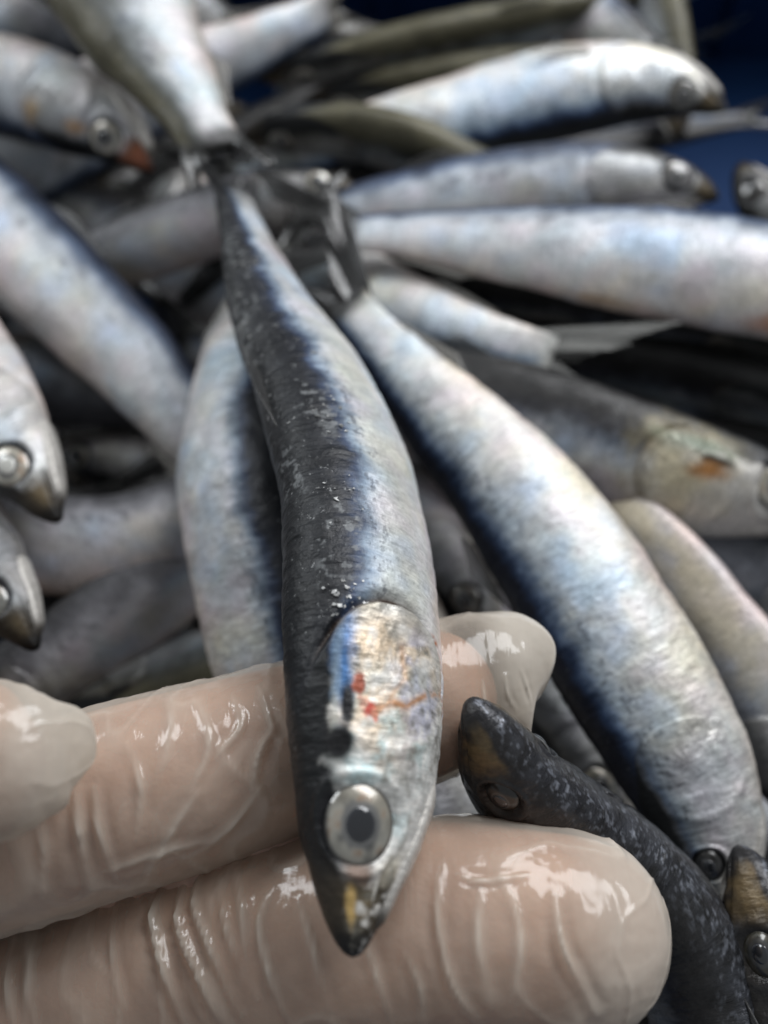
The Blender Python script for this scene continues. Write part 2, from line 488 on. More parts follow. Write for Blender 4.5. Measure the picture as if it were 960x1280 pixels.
def build_fish(f, label, group="small fish heaped in the blue crate", extra_paint=None, tail=None, eye_color=(.42, .41, .36), detail=1, pupil=(.012, .013, .016), jaw_col=(.45, .43, .40), pectoral=False):
    if tail and 'color' in tail: f.tail_tone = tail['color']
    root = thing("fish", label, "fish", group, f.origin)
    k = f.dep / 2.0
    ns, nt = f.res
    # denser rows on the head
    x = np.linspace(0, 1, ns)
    s = np.where(x < .5, x / .5 * .34, .34 + (x - .5) / .5 * .66)
    s[0] = 0
    s = np.concatenate([[0, .0012, .003], s[s > .004]])
    ns = len(s)
    th = np.linspace(-math.pi, math.pi, nt, endpoint=False)
    SS, TT = [g.ravel() for g in np.meshgrid(s, th, indexing='ij')]
    rest0 = np.stack([SS * f.L, *f.local(SS, TT)[:2]], 1)
    off = head_relief(f, SS, TT) + (.014 if f is HERO else .034) * k * fbm(rest0 * .9 + f.seed, 3) + .006 * k * fbm(rest0 * np.array([9, 4, 4]) + f.seed, 2)
    off = off * sstep(0, .02, SS)
    V = f.pos(SS, TT, off)
    # round off the snout
    ax = f.fr(f.C, SS)
    shrink = np.interp(SS, [0, .0012, .003, .008], [.35, .75, .92, 1.0])
    V = ax + (V - ax) * shrink[:, None]
    c, met, rgh, flk = paint(f, SS, TT, rest0)
    if extra_paint is not None:
        c, met, rgh, flk = extra_paint(f, SS, TT, rest0, c, met, rgh, flk)
    F = grid_faces(ns, nt, True)
    # caps
    nv = len(V)
    V = np.vstack([V, f.C[:1] - f.T[:1] * .01, f.C[-1:]])
    def ext(a): return np.concatenate([a, a[:1], a[-1:]])
    c = np.vstack([c, c[:1], c[-1:]])
    j = np.arange(nt); j2 = (j + 1) % nt
    capA = np.stack([np.full(nt, nv), j2, j, j], 1)
    capB = np.stack([np.full(nt, nv + 1), nv - nt + j, nv - nt + j2, nv - nt + j2], 1)
    faces = [tuple(r) for r in F] if False else F
    me_faces = faces
    prm = np.stack([ext(met), ext(rgh), ext(flk)], 1)
    rest = np.vstack([rest0, rest0[:1], rest0[-1:]]) + f.seed * 3.1
    o = mesh_object("body", V, me_faces, MAT_SKIN, root, f.origin, {"col": ('FLOAT_COLOR', c), "prm": ('FLOAT_COLOR', prm), "rest": ('FLOAT_VECTOR', rest)})
    # orientation: make sure the surface faces outward, close the ends
    import bmesh
    bm = bmesh.new(); bm.from_mesh(o.data); bm.verts.ensure_lookup_table()
    for r in capA: bm.faces.new([bm.verts[int(i)] for i in r[:3]]).smooth = True
    for r in capB: bm.faces.new([bm.verts[int(i)] for i in r[:3]]).smooth = True
    bmesh.ops.recalc_face_normals(bm, faces=bm.faces)
    bm.to_mesh(o.data); bm.free()
    # ---------------- eyes
    for sg in ((1, -1) if detail else (1,)):
        make_eye(f, root, sg, k, eye_color, pupil, detail)
        gill_cover(f, root, sg, k, extra_paint, detail)
    lower_jaw(f, root, k, jaw_col, detail)
    # ---------------- tail fin
    tl = dict(length=2.3 * k, spread=22, color=(.025, .025, .024), opa=.75, bend=0.0, twist=0)
    if tail: tl.update(tail)
    n = 61 if f.res[0] > 150 else 41
    u = np.linspace(-1, 1, n)
    e = np.array(.985)
    Cb, Tb, Db, Wb = (f.fr(A, np.array([.965]))[0] for A in (f.C, f.T, f.D, f.W))
    if tl['twist']:
        t_ = math.radians(tl['twist'])
        Db, Wb = Db * math.cos(t_) + Wb * math.sin(t_), Wb * math.cos(t_) - Db * math.sin(t_)
    hb = .182 * f.dep
    base = Cb + Db[None] * (u * hb)[:, None]
    ang = np.radians(tl['spread']) * u
    d = Tb[None] * np.cos(ang)[:, None] + Db[None] * np.sin(ang)[:, None]
    ln = tl['length'] * (.27 + .73 * np.abs(u) ** 1.15) * (1 - .12 * np.exp(-((np.abs(u) - 1) / .06) ** 2))
    ln = ln * (1 + .10 * _hash(np.arange(n) // 2, np.full(n, f.seed), np.zeros(n)) - .22 * np.clip(_hash(np.arange(n) // 3, np.full(n, f.seed), np.ones(n)) - .45, 0, 1))
    bend = tl['bend']
    fin_mesh("tail_fin", f, root, base, d, ln, Wb, tl['color'], tl['opa'],
             curl=lambda p, r: bend * r ** 2 + k * r * (.09 * np.sin(p * 9 + r * 3 + f.seed) + .05 * np.sin(p * 23 + f.seed * 2)))
    # ---------------- dorsal fin folded against the back, anal, pectoral fins
    if detail:
        n = 17
        q = np.linspace(.47, .58, n)
        base = f.pos(q, np.zeros(n), -.02)
        Tq, Dq = f.fr(f.T, q), f.fr(f.D, q)
        d = norm(Tq * .95 + Dq * .32)
        fin_mesh("dorsal_fin", f, root, base, d, .75 * k * np.linspace(1, .35, n), f.fr(f.W, np.array([.52]))[0], (.05, .05, .05), .55, nr=7)
        q = np.linspace(.78, .90, n)
        base = f.pos(q, np.full(n, math.pi), -.02)
        d = norm(f.fr(f.T, q) * .95 - f.fr(f.D, q) * .3)
        fin_mesh("anal_fin", f, root, base, d, .4 * k * np.linspace(1, .4, n), f.fr(f.W, np.array([.84]))[0], (.25, .24, .22), .4, nr=6)
        for sg in ((1, -1) if pectoral else (-1,)):
            thp = np.linspace(2.25, 2.62, 11)
            base = f.pos(np.full(11, .268), sg * thp, .0)
            nrm = f.pos(np.array([.28]), np.array([sg * 2.4]), .1)[0] - f.pos(np.array([.28]), np.array([sg * 2.4]))[0]
            nrm = nrm / np.linalg.norm(nrm)
            tdir = f.pos(np.full(11, .36), sg * (thp * 1.05 - .1), .05) - base
            fin_mesh("pectoral_fin", f, root, base, norm(tdir + nrm * .12), 1.35 * k * np.linspace(1, .6, 11), nrm, (.30, .29, .26), .45, nr=8)
    return root

def disc(f, sg, s0, th0, rad, prof, n_r, n_a, ell=1.0):
    s0 = np.array([s0]); t0 = np.array([sg * th0])
    c0 = f.pos(s0, t0)[0]
    nn, a, b = [v[0] for v in f.normal(s0, t0)]
    b = norm(np.cross(nn, a))
    r = np.linspace(0, 1, n_r)
    an = np.linspace(0, 2 * math.pi, n_a, endpoint=False)
    R, A = np.meshgrid(r, an, indexing='ij')
    v = c0 + rad * (R * np.cos(A))[..., None] * a + rad * ell * (R * np.sin(A))[..., None] * b + prof(R)[..., None] * nn
    return v.reshape(-1, 3), R.ravel(), A.ravel(), grid_faces(n_r, n_a, True)

def make_eye(f, root, sg, k, color, pupil, detail):
    n_r, n_a = (28, 64) if detail > 1 else (12, 28)
    rad = .352 * k * f.eye_scale
    v, R, A, F = disc(f, sg, EYE_S, EYE_TH, rad, lambda r: k * (-.075 + .115 * np.sqrt(np.clip(1 - (r * .97) ** 2, 0, 1))), n_r, n_a, .87)
    nz = fbm(np.stack([np.cos(A) * R * 3.2, np.sin(A) * R * 3.2, R * 0 + f.seed], 1), 4)
    base = np.array(color)[None] * .92 * (1 + .45 * nz)[:, None]
    gold = np.clip(np.cos(A + .4), 0, 1) * .5
    base = base * (1 - gold[:, None]) + np.array([.22, .185, .125]) * (color[0] / .42) * gold[:, None]
    stain = np.clip(1.3 * nz - .35, 0, 1)[:, None]
    base = base * (1 - stain) + np.array([.30, .20, .13]) * (color[0] / .42) * stain
    inner = (1 - sstep(.50, .72, R + .10 * nz))[:, None]
    base = base * (1 - inner) + np.array([.13, .13, .125]) * min(1.0, color[0] / .3) * (1 + .5 * nz[:, None]) * inner
    dark = sstep(.88, .99, R + .03 * nz)[:, None]
    base = base * (1 - dark) + np.array([.02, .02, .02]) * dark
    ring = (np.exp(-((R - .5) / .05) ** 2))[:, None] * .6
    base = base * (1 - ring) + np.array([.12, .12, .12]) * ring
    e = mesh_object("eye", v, F, MAT_EYE, root, f.origin, {"col": ('FLOAT_COLOR', np.clip(base, 0, 1))})
    v, R, A, F = disc(f, sg, EYE_S, EYE_TH, rad * .46, lambda r: k * (.014 + .040 * np.sqrt(np.clip(1 - r ** 2, 0, 1))), max(8, n_r // 2), n_a, .87)
    pc = np.array(pupil)[None] * (1 + 1.5 * sstep(.7, 1, R))[:, None]
    p = mesh_object("pupil", v, F, MAT_PUPIL, e, f.origin, {"col": ('FLOAT_COLOR', np.clip(pc, 0, 1))})
    return e

def gill_cover(f, root, sg, k, extra_paint, detail):
    n_r, n_a = (44, 120) if detail > 1 else (16, 44)
    r = np.linspace(0, 1, n_r); an = np.linspace(0, 2 * math.pi, n_a, endpoint=False)
    R, A = [g.ravel() for g in np.meshgrid(r, an, indexing='ij')]
    back = np.clip(np.cos(A), 0, 1)
    s = .200 + R * np.where(np.cos(A) > 0, .060, .035) * np.cos(A)
    th = 1.60 + R * .92 * np.sin(A) - .10 * R * np.cos(A)
    lip = .012 + .065 * f.slit * R ** 2 * back
    front_ = np.clip(-np.cos(A), 0, 1)
    off = k * (np.where(R > .985, -.03, lip * (1 - sstep(.93, 1.0, R) * .7)) - .05 * sstep(.1, .9, R * (.35 + front_)) * (1 - back))
    rest = np.stack([s * f.L, *f.local(s, th)[:2]], 1)
    # radiating bone striae
    off = off + k * .005 * np.sin(A * 22 + 3 * fbm(rest * 2, 2)) * back * R + k * .016 * fbm(rest * 4 + f.seed, 4)
    V = f.pos(s, sg * th, off)
    c, met, rgh, flk = paint(f, s * .97, sg * th, rest)
    if extra_paint is not None:
        c, met, rgh, flk = extra_paint(f, s, sg * th, rest, c, met, rgh, flk)
    edge = sstep(.90, .99, R)[:, None] * back[:, None] * .7 * f.slit
    c = c * (1 - edge) + np.array([.16, .12, .08]) * edge
    prm = np.stack([met, rgh - .08, flk * 0], 1)
    o = mesh_object("gill_cover", V, grid_faces(n_r, n_a, True), MAT_SKIN, root, f.origin, {"col": ('FLOAT_COLOR', c), "prm": ('FLOAT_COLOR', prm), "rest": ('FLOAT_VECTOR', rest + f.seed * 3.1)})
    if sg < 0: o.data.flip_normals()
    return o

def lower_jaw(f, root, k, jc, detail):
    n_s, n_t = (60, 48) if detail > 1 else (20, 20)
    s = np.linspace(.014, .150, n_s); t = np.linspace(-1, 1, n_t)
    S, T = [g.ravel() for g in np.meshgrid(s, t, indexing='ij')]
    x = (S - .014) / .136
    th = math.pi + T * (1.02 - .30 * x + .05 * np.sin(x * 6))
    th = np.where(th > math.pi, th - 2 * math.pi, th)
    b = sstep(0, .22, 1 - np.abs(T)) * sstep(0, .10, x) * sstep(0, .35, 1 - x)
    off = k * (-.02 + .062 * b)
    rest = np.stack([S * f.L, *f.local(S, th)[:2]], 1)
    off = off + .006 * k * fbm(rest * 5 + f.seed, 2)
    V = f.pos(S, th, off)
    nz = fbm(rest * 3 + 3, 3)
    c = np.array(jc)[None] * (1 + .3 * nz)[:, None]
    dk = (1 - sstep(.02, .16, x + .08 * nz))[:, None]
    c = c * (1 - dk) + np.array([.04, .035, .03]) * dk
    prm = np.stack([x * 0 + .2, x * 0 + .3, x * 0], 1)
    o = mesh_object("lower_jaw", V, grid_faces(n_s, n_t), MAT_SKIN, root, f.origin, {"col": ('FLOAT_COLOR', np.clip(c, 0, 1)), "prm": ('FLOAT_COLOR', prm), "rest": ('FLOAT_VECTOR', rest + f.seed * 3.1)})
    return o

# ------------------------------------------------------------------ the crate
def crate():
    m, nt, b = new_mat("blue_plastic")
    t = N(nt, "ShaderNodeTexCoord")
    n = N(nt, "ShaderNodeTexNoise"); n.inputs["Scale"].default_value = 60; n.inputs["Detail"].default_value = 6
    nt.links.new(t.outputs["Object"], n.inputs["Vector"])
    rp = N(nt, "ShaderNodeValToRGB"); nt.links.new(n.outputs[0], rp.inputs[0])
    rp.color_ramp.elements[0].color = (.006, .024, .080, 1); rp.color_ramp.elements[1].color = (.010, .038, .120, 1)
    nt.links.new(rp.outputs[0], b.inputs["Base Color"])
    b.inputs["Roughness"].default_value = .6
    b.inputs["Specular IOR Level"].default_value = .1
    bp = N(nt, "ShaderNodeBump"); bp.inputs["Strength"].default_value = .2; bp.inputs["Distance"].default_value = .001
    nt.links.new(n.outputs[0], bp.inputs["Height"]); nt.links.new(bp.outputs[0], b.inputs["Normal"])
    root = thing("crate", "dark blue plastic crate holding the heap of fish", "crate", None, (0, 4, -7))
    og = np.array([0, 4, -7.0])
    import bmesh
    def box(name, lo, hi, bev=.25):
        bm = bmesh.new()
        bmesh.ops.create_cube(bm, size=1)
        for v in bm.verts:
            for i in range(3):
                v.co[i] = ((lo[i] + hi[i]) / 2 + v.co[i] * (hi[i] - lo[i]) - og[i]) * CM
        bmesh.ops.bevel(bm, geom=list(bm.edges), offset=bev * CM, segments=3, affect='EDGES')
        me = bpy.data.meshes.new(name); bm.to_mesh(me); bm.free()
        me.materials.append(m)
        o = bpy.data.objects.new(name, me); col.objects.link(o); o.parent = root
        return o
    x0, x1, y0, y1 = -19, 19, -16, 25
    box("floor_panel", (x0, y0, -7), (x1, y1, -6.3), .1)
    box("side_wall", (x0 - .8, y0 - .8, -7), (x0 - .01, y1 + .8, 1.2))
    box("side_wall", (x1 + .01, y0 - .8, -7), (x1 + .8, y1 + .8, 1.2))
    box("end_wall", (x0, y1 + .01, -7), (x1, y1 + .8, 1.18))
    box("end_wall", (x0, y0 - .8, -7), (x1, y0 - .01, 1.18))
    for i in range(7):
        x = -15 + i * 5
        box("rib", (x - .25, y1 - .35, -6.2), (x + .25, y1, .6), .1)
crate()

# ------------------------------------------------------------------ the heap
def Z(*pts): return [PZ(*p) for p in pts]
def D_(*pts): return [PD(*p) for p in pts]

HERO = Fish(D_((441, 1196, 10.15), (445, 1120, 10.40), (451, 1000, 10.80), (452, 880, 11.30), (450, 760, 12.05), (438, 620, 13.2), (396, 490, 14.6), (336, 370, 16.2), (288, 232, 18.1)),
            -1, [24, 24, 26, 32, 42, 50, 52, 50, 48], dep=2.36, wid=1.08, seed=1, pal='held', res=(760, 420), grow=None)


def blob(f, s, th, s0, t0, ls, lt, nz=0.0, hard=1.0):
    """soft-edged patch round (s0, t0) on the near side, half-lengths in cm"""
    d = np.sqrt(((s - s0) * f.L / ls) ** 2 + ((th - t0) * .36 * f.dep / lt) ** 2)
    return 1 - sstep(1 - .5 / hard, 1 + .5 / hard, d + nz)

def streak(f, s, th, poly, w, nz=0.0):
    best = np.full(s.shape, 9.0)
    X, Y = s * f.L, th * .36 * f.dep
    for (a, b), (c_, d_) in zip(poly[:-1], poly[1:]):
        ax, ay, bx, by = a * f.L, b * .36 * f.dep, c_ * f.L, d_ * .36 * f.dep
        t = np.clip(((X - ax) * (bx - ax) + (Y - ay) * (by - ay)) / ((bx - ax) ** 2 + (by - ay) ** 2), 0, 1)
        best = np.minimum(best, np.hypot(X - ax - t * (bx - ax), Y - ay - t * (by - ay)))
    return np.exp(-((best + nz) / w) ** 2)

def lay(c, m, colr):
    m = np.clip(m, 0, 1)[:, None]
    return c * (1 - m) + np.asarray(colr) * m

def hero_paint(f, s, th, rest, c, met, rgh, flk):
    n1 = fbm(rest * 4 + 3, 4); n2 = fbm(rest * 9 + 8, 3); n3 = fbm(rest * 2.2 + 14, 3)
    hd = (1 - sstep(.235, .262, s + .05 * ((th - 1.55)) ** 2)) * (th > .3)
    side = sstep(.76, 1.08, th + .14 * n1 + .22 * n3) * hd
    sn = sstep(.055, .085, s + .01 * n1)
    # foil-like cheek and gill cover: gold, cyan and lavender patches
    c = lay(c, side * sn, (.50, .50, .48))
    c = lay(c, side * sn * np.clip(.5 + 1.2 * n3, 0, 1) * blob(f, s, th, .205, 1.50, .85, .62), (.58, .46, .33))
    c = lay(c, side * sn * np.clip(.35 + 1.4 * n1, 0, 1) * .7 * blob(f, s, th, .20, 1.95, .7, .35), (.50, .52, .66))
    c = lay(c, side * sn * np.clip(.35 - 1.5 * n1, 0, 1) * .75 * blob(f, s, th, .135, 1.45, .8, .6), (.42, .58, .60))
    c = lay(c, side * np.clip(.8 * n2, 0, 1), (.74, .72, .68))
    c = lay(c, side * np.clip(-.9 * n2 - .1, 0, 1), (.20, .19, .16))
    met = met * (1 - side) + side * (.26 + .15 * n1)
    rgh = rgh * (1 - side) + side * (.40 + .08 * n2)
    # bare bluish patch and a hollow darkened by colour alone at the top of the gill cover
    c = lay(c, blob(f, s, th, .203, .93, .45, .10, .6 * n1, .6), (.055, .15, .34))
    c = lay(c, blob(f, s, th, .186, .84, .5, .05, .6 * n1, .6) * .4, (.30, .34, .30))
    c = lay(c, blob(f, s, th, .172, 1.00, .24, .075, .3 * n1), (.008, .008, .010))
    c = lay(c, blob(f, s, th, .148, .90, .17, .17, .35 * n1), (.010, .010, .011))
    # blood spots and the rusty streak running from them
    c = lay(c, blob(f, s, th, .190, 1.13, .10, .06, .5 * n2, 1.5), (.26, .07, .04))
    c = lay(c, blob(f, s, th, .173, 1.31, .11, .07, .8 * n2, .8), (.36, .045, .03))
    c = lay(c, blob(f, s, th, .168, 1.36, .06, .04, .5 * n2, 1.5), (.55, .20, .15))
    c = lay(c, streak(f, s, th, [(.172, 1.36), (.180, 1.55), (.179, 1.75), (.196, 2.1), (.209, 2.5)], .05, .03 * n1) * np.clip(.75 + n2, 0, 1), (.42, .21, .10))
    c = lay(c, streak(f, s, th, [(.178, 1.50), (.20, 1.70), (.225, 1.62)], .03, .02 * n1) * .5, (.46, .24, .10))
    c = lay(c, streak(f, s, th, [(.255, 2.2), (.225, 2.65), (.19, 2.7)], .06, .04 * n1) * np.clip(.4 + n2, 0, 1), (.40, .16, .08))
    # mouth corner: glassy brown skin with an ochre patch
    c = lay(c, blob(f, s, th, .057, 1.25, .13, .3, .3 * n1), (.13, .09, .07))
    c = lay(c, blob(f, s, th, .036, 1.10, .20, .13, .25 * n1), (.50, .34, .13))
    c = lay(c, blob(f, s, th, .050, 1.72, .16, .05, .3 * n1), (.55, .53, .48))
    # frosty scuffs where scales have rubbed off the back
    back = sstep(.25, .30, s) * (1 - sstep(.90, .98, s)) * sstep(-.9, -.3, th) * (1 - sstep(.95, 1.15, th))
    zone = sstep(.05, .55, fbm(rest * np.array([.9, 1.6, 1.6]) + 61, 3))
    sc_ = sstep(.16, .50, fbm(rest * np.array([12.0, 9.0, 9.0]) + 23, 4, .62)) * zone * back
    c = lay(c, sc_ * .6, (.19, .20, .205))
    ridge_ = sstep(.5, .62, s) * (1 - sstep(.70, .80, s)) * np.exp(-((th + .05 + .2 * n1) / .16) ** 2)
    c = lay(c, ridge_ * np.clip(.55 + 1.2 * n2, 0, 1) * .7, (.22, .225, .22))
    flk = flk * 1.2
    return c, met, np.clip(rgh, .12, .8), flk

def spots(*marks):
    def fn(f, s, th, rest, c, met, rgh, flk):
        n1 = fbm(rest * 3.5 + 3, 3)
        for s0, t0, ls, lt, colr in marks:
            c = lay(c, blob(f, s, th, s0, t0, ls, lt, .5 * n1, .6) * .85, colr)
        return c, met, rgh, flk
    return fn

def dark_snout_paint(f, s, th, rest, c, met, rgh, flk):
    n1 = fbm(rest * 4 + 3, 4)
    a = np.abs(th)
    c = lay(c, (1 - sstep(.24, .27, s)) * .85, (.022, .021, .022))
    m = sstep(.62, .85, a + .1 * n1) * (1 - sstep(2.2, 2.6, a)) * sstep(.012, .022, s) * (1 - sstep(.055, .075, s + .01 * n1))
    c = lay(c, m * np.clip(.65 + .9 * n1, 0, 1), (.14, .10, .052))
    c = lay(c, (1 - sstep(.24, .27, s)) * sstep(1.2, 1.6, a) * sstep(.07, .10, s) * .7, (.07, .065, .06))
    painted_sheen = np.exp(-((th + .15) / .5) ** 2)  # wet shine along the back, painted into the colour
    c = lay(c, painted_sheen * .6 * np.clip(.6 + .6 * n1, 0, 1), (.075, .080, .095))
    n2 = fbm(rest * 19 + 4, 3)
    c = lay(c, painted_sheen * np.clip(1.8 * n2 - .45, 0, 1) * .55, (.30, .32, .37))  # small pale glints painted within that shine
    low = sstep(1.15, 1.5, a + .1 * n1) * sstep(.26, .30, s)
    c = lay(c, low * .5, (.22, .22, .22))
    return c, met * .5 + .15 + .25 * painted_sheen, np.clip(rgh - .24, .12, 1), flk * .4

def yellow_gill_paint(f, s, th, rest, c, met, rgh, flk):
    n1 = fbm(rest * 3 + 3, 4)
    hd = (1 - sstep(.24, .262, s + .05 * (th - 1.55) ** 2)) * (th > .3)
    c = lay(c, hd * sstep(.85, 1.05, th + .1 * n1) * sstep(.08, .1, s), (.52, .50, .47))
    c = lay(c, blob(f, s, th, .215, 1.55, .6, .6, .5 * n1, .5) * .75, (.52, .45, .28))
    c = lay(c, blob(f, s, th, .205, .98, .45, .12, .6 * n1, .5) * .55, (.13, .22, .20))
    c = lay(c, blob(f, s, th, .180, 1.16, .25, .08, .4 * n1), (.012, .011, .010))
    c = lay(c, blob(f, s, th, .184, 1.38, .28, .13, .4 * n1, .6), (.32, .15, .05))
    return c, met, rgh, flk

HERO.slit = 1.05
HERO_ROOT = build_fish(HERO, "sharp dark-backed silver fish held head down across the gloved fingers", "fish held up in the hand", hero_paint, detail=2, eye_color=(.29, .28, .245),
           tail=dict(length=1.7, color=(.02, .02, .02), spread=16, opa=.7))

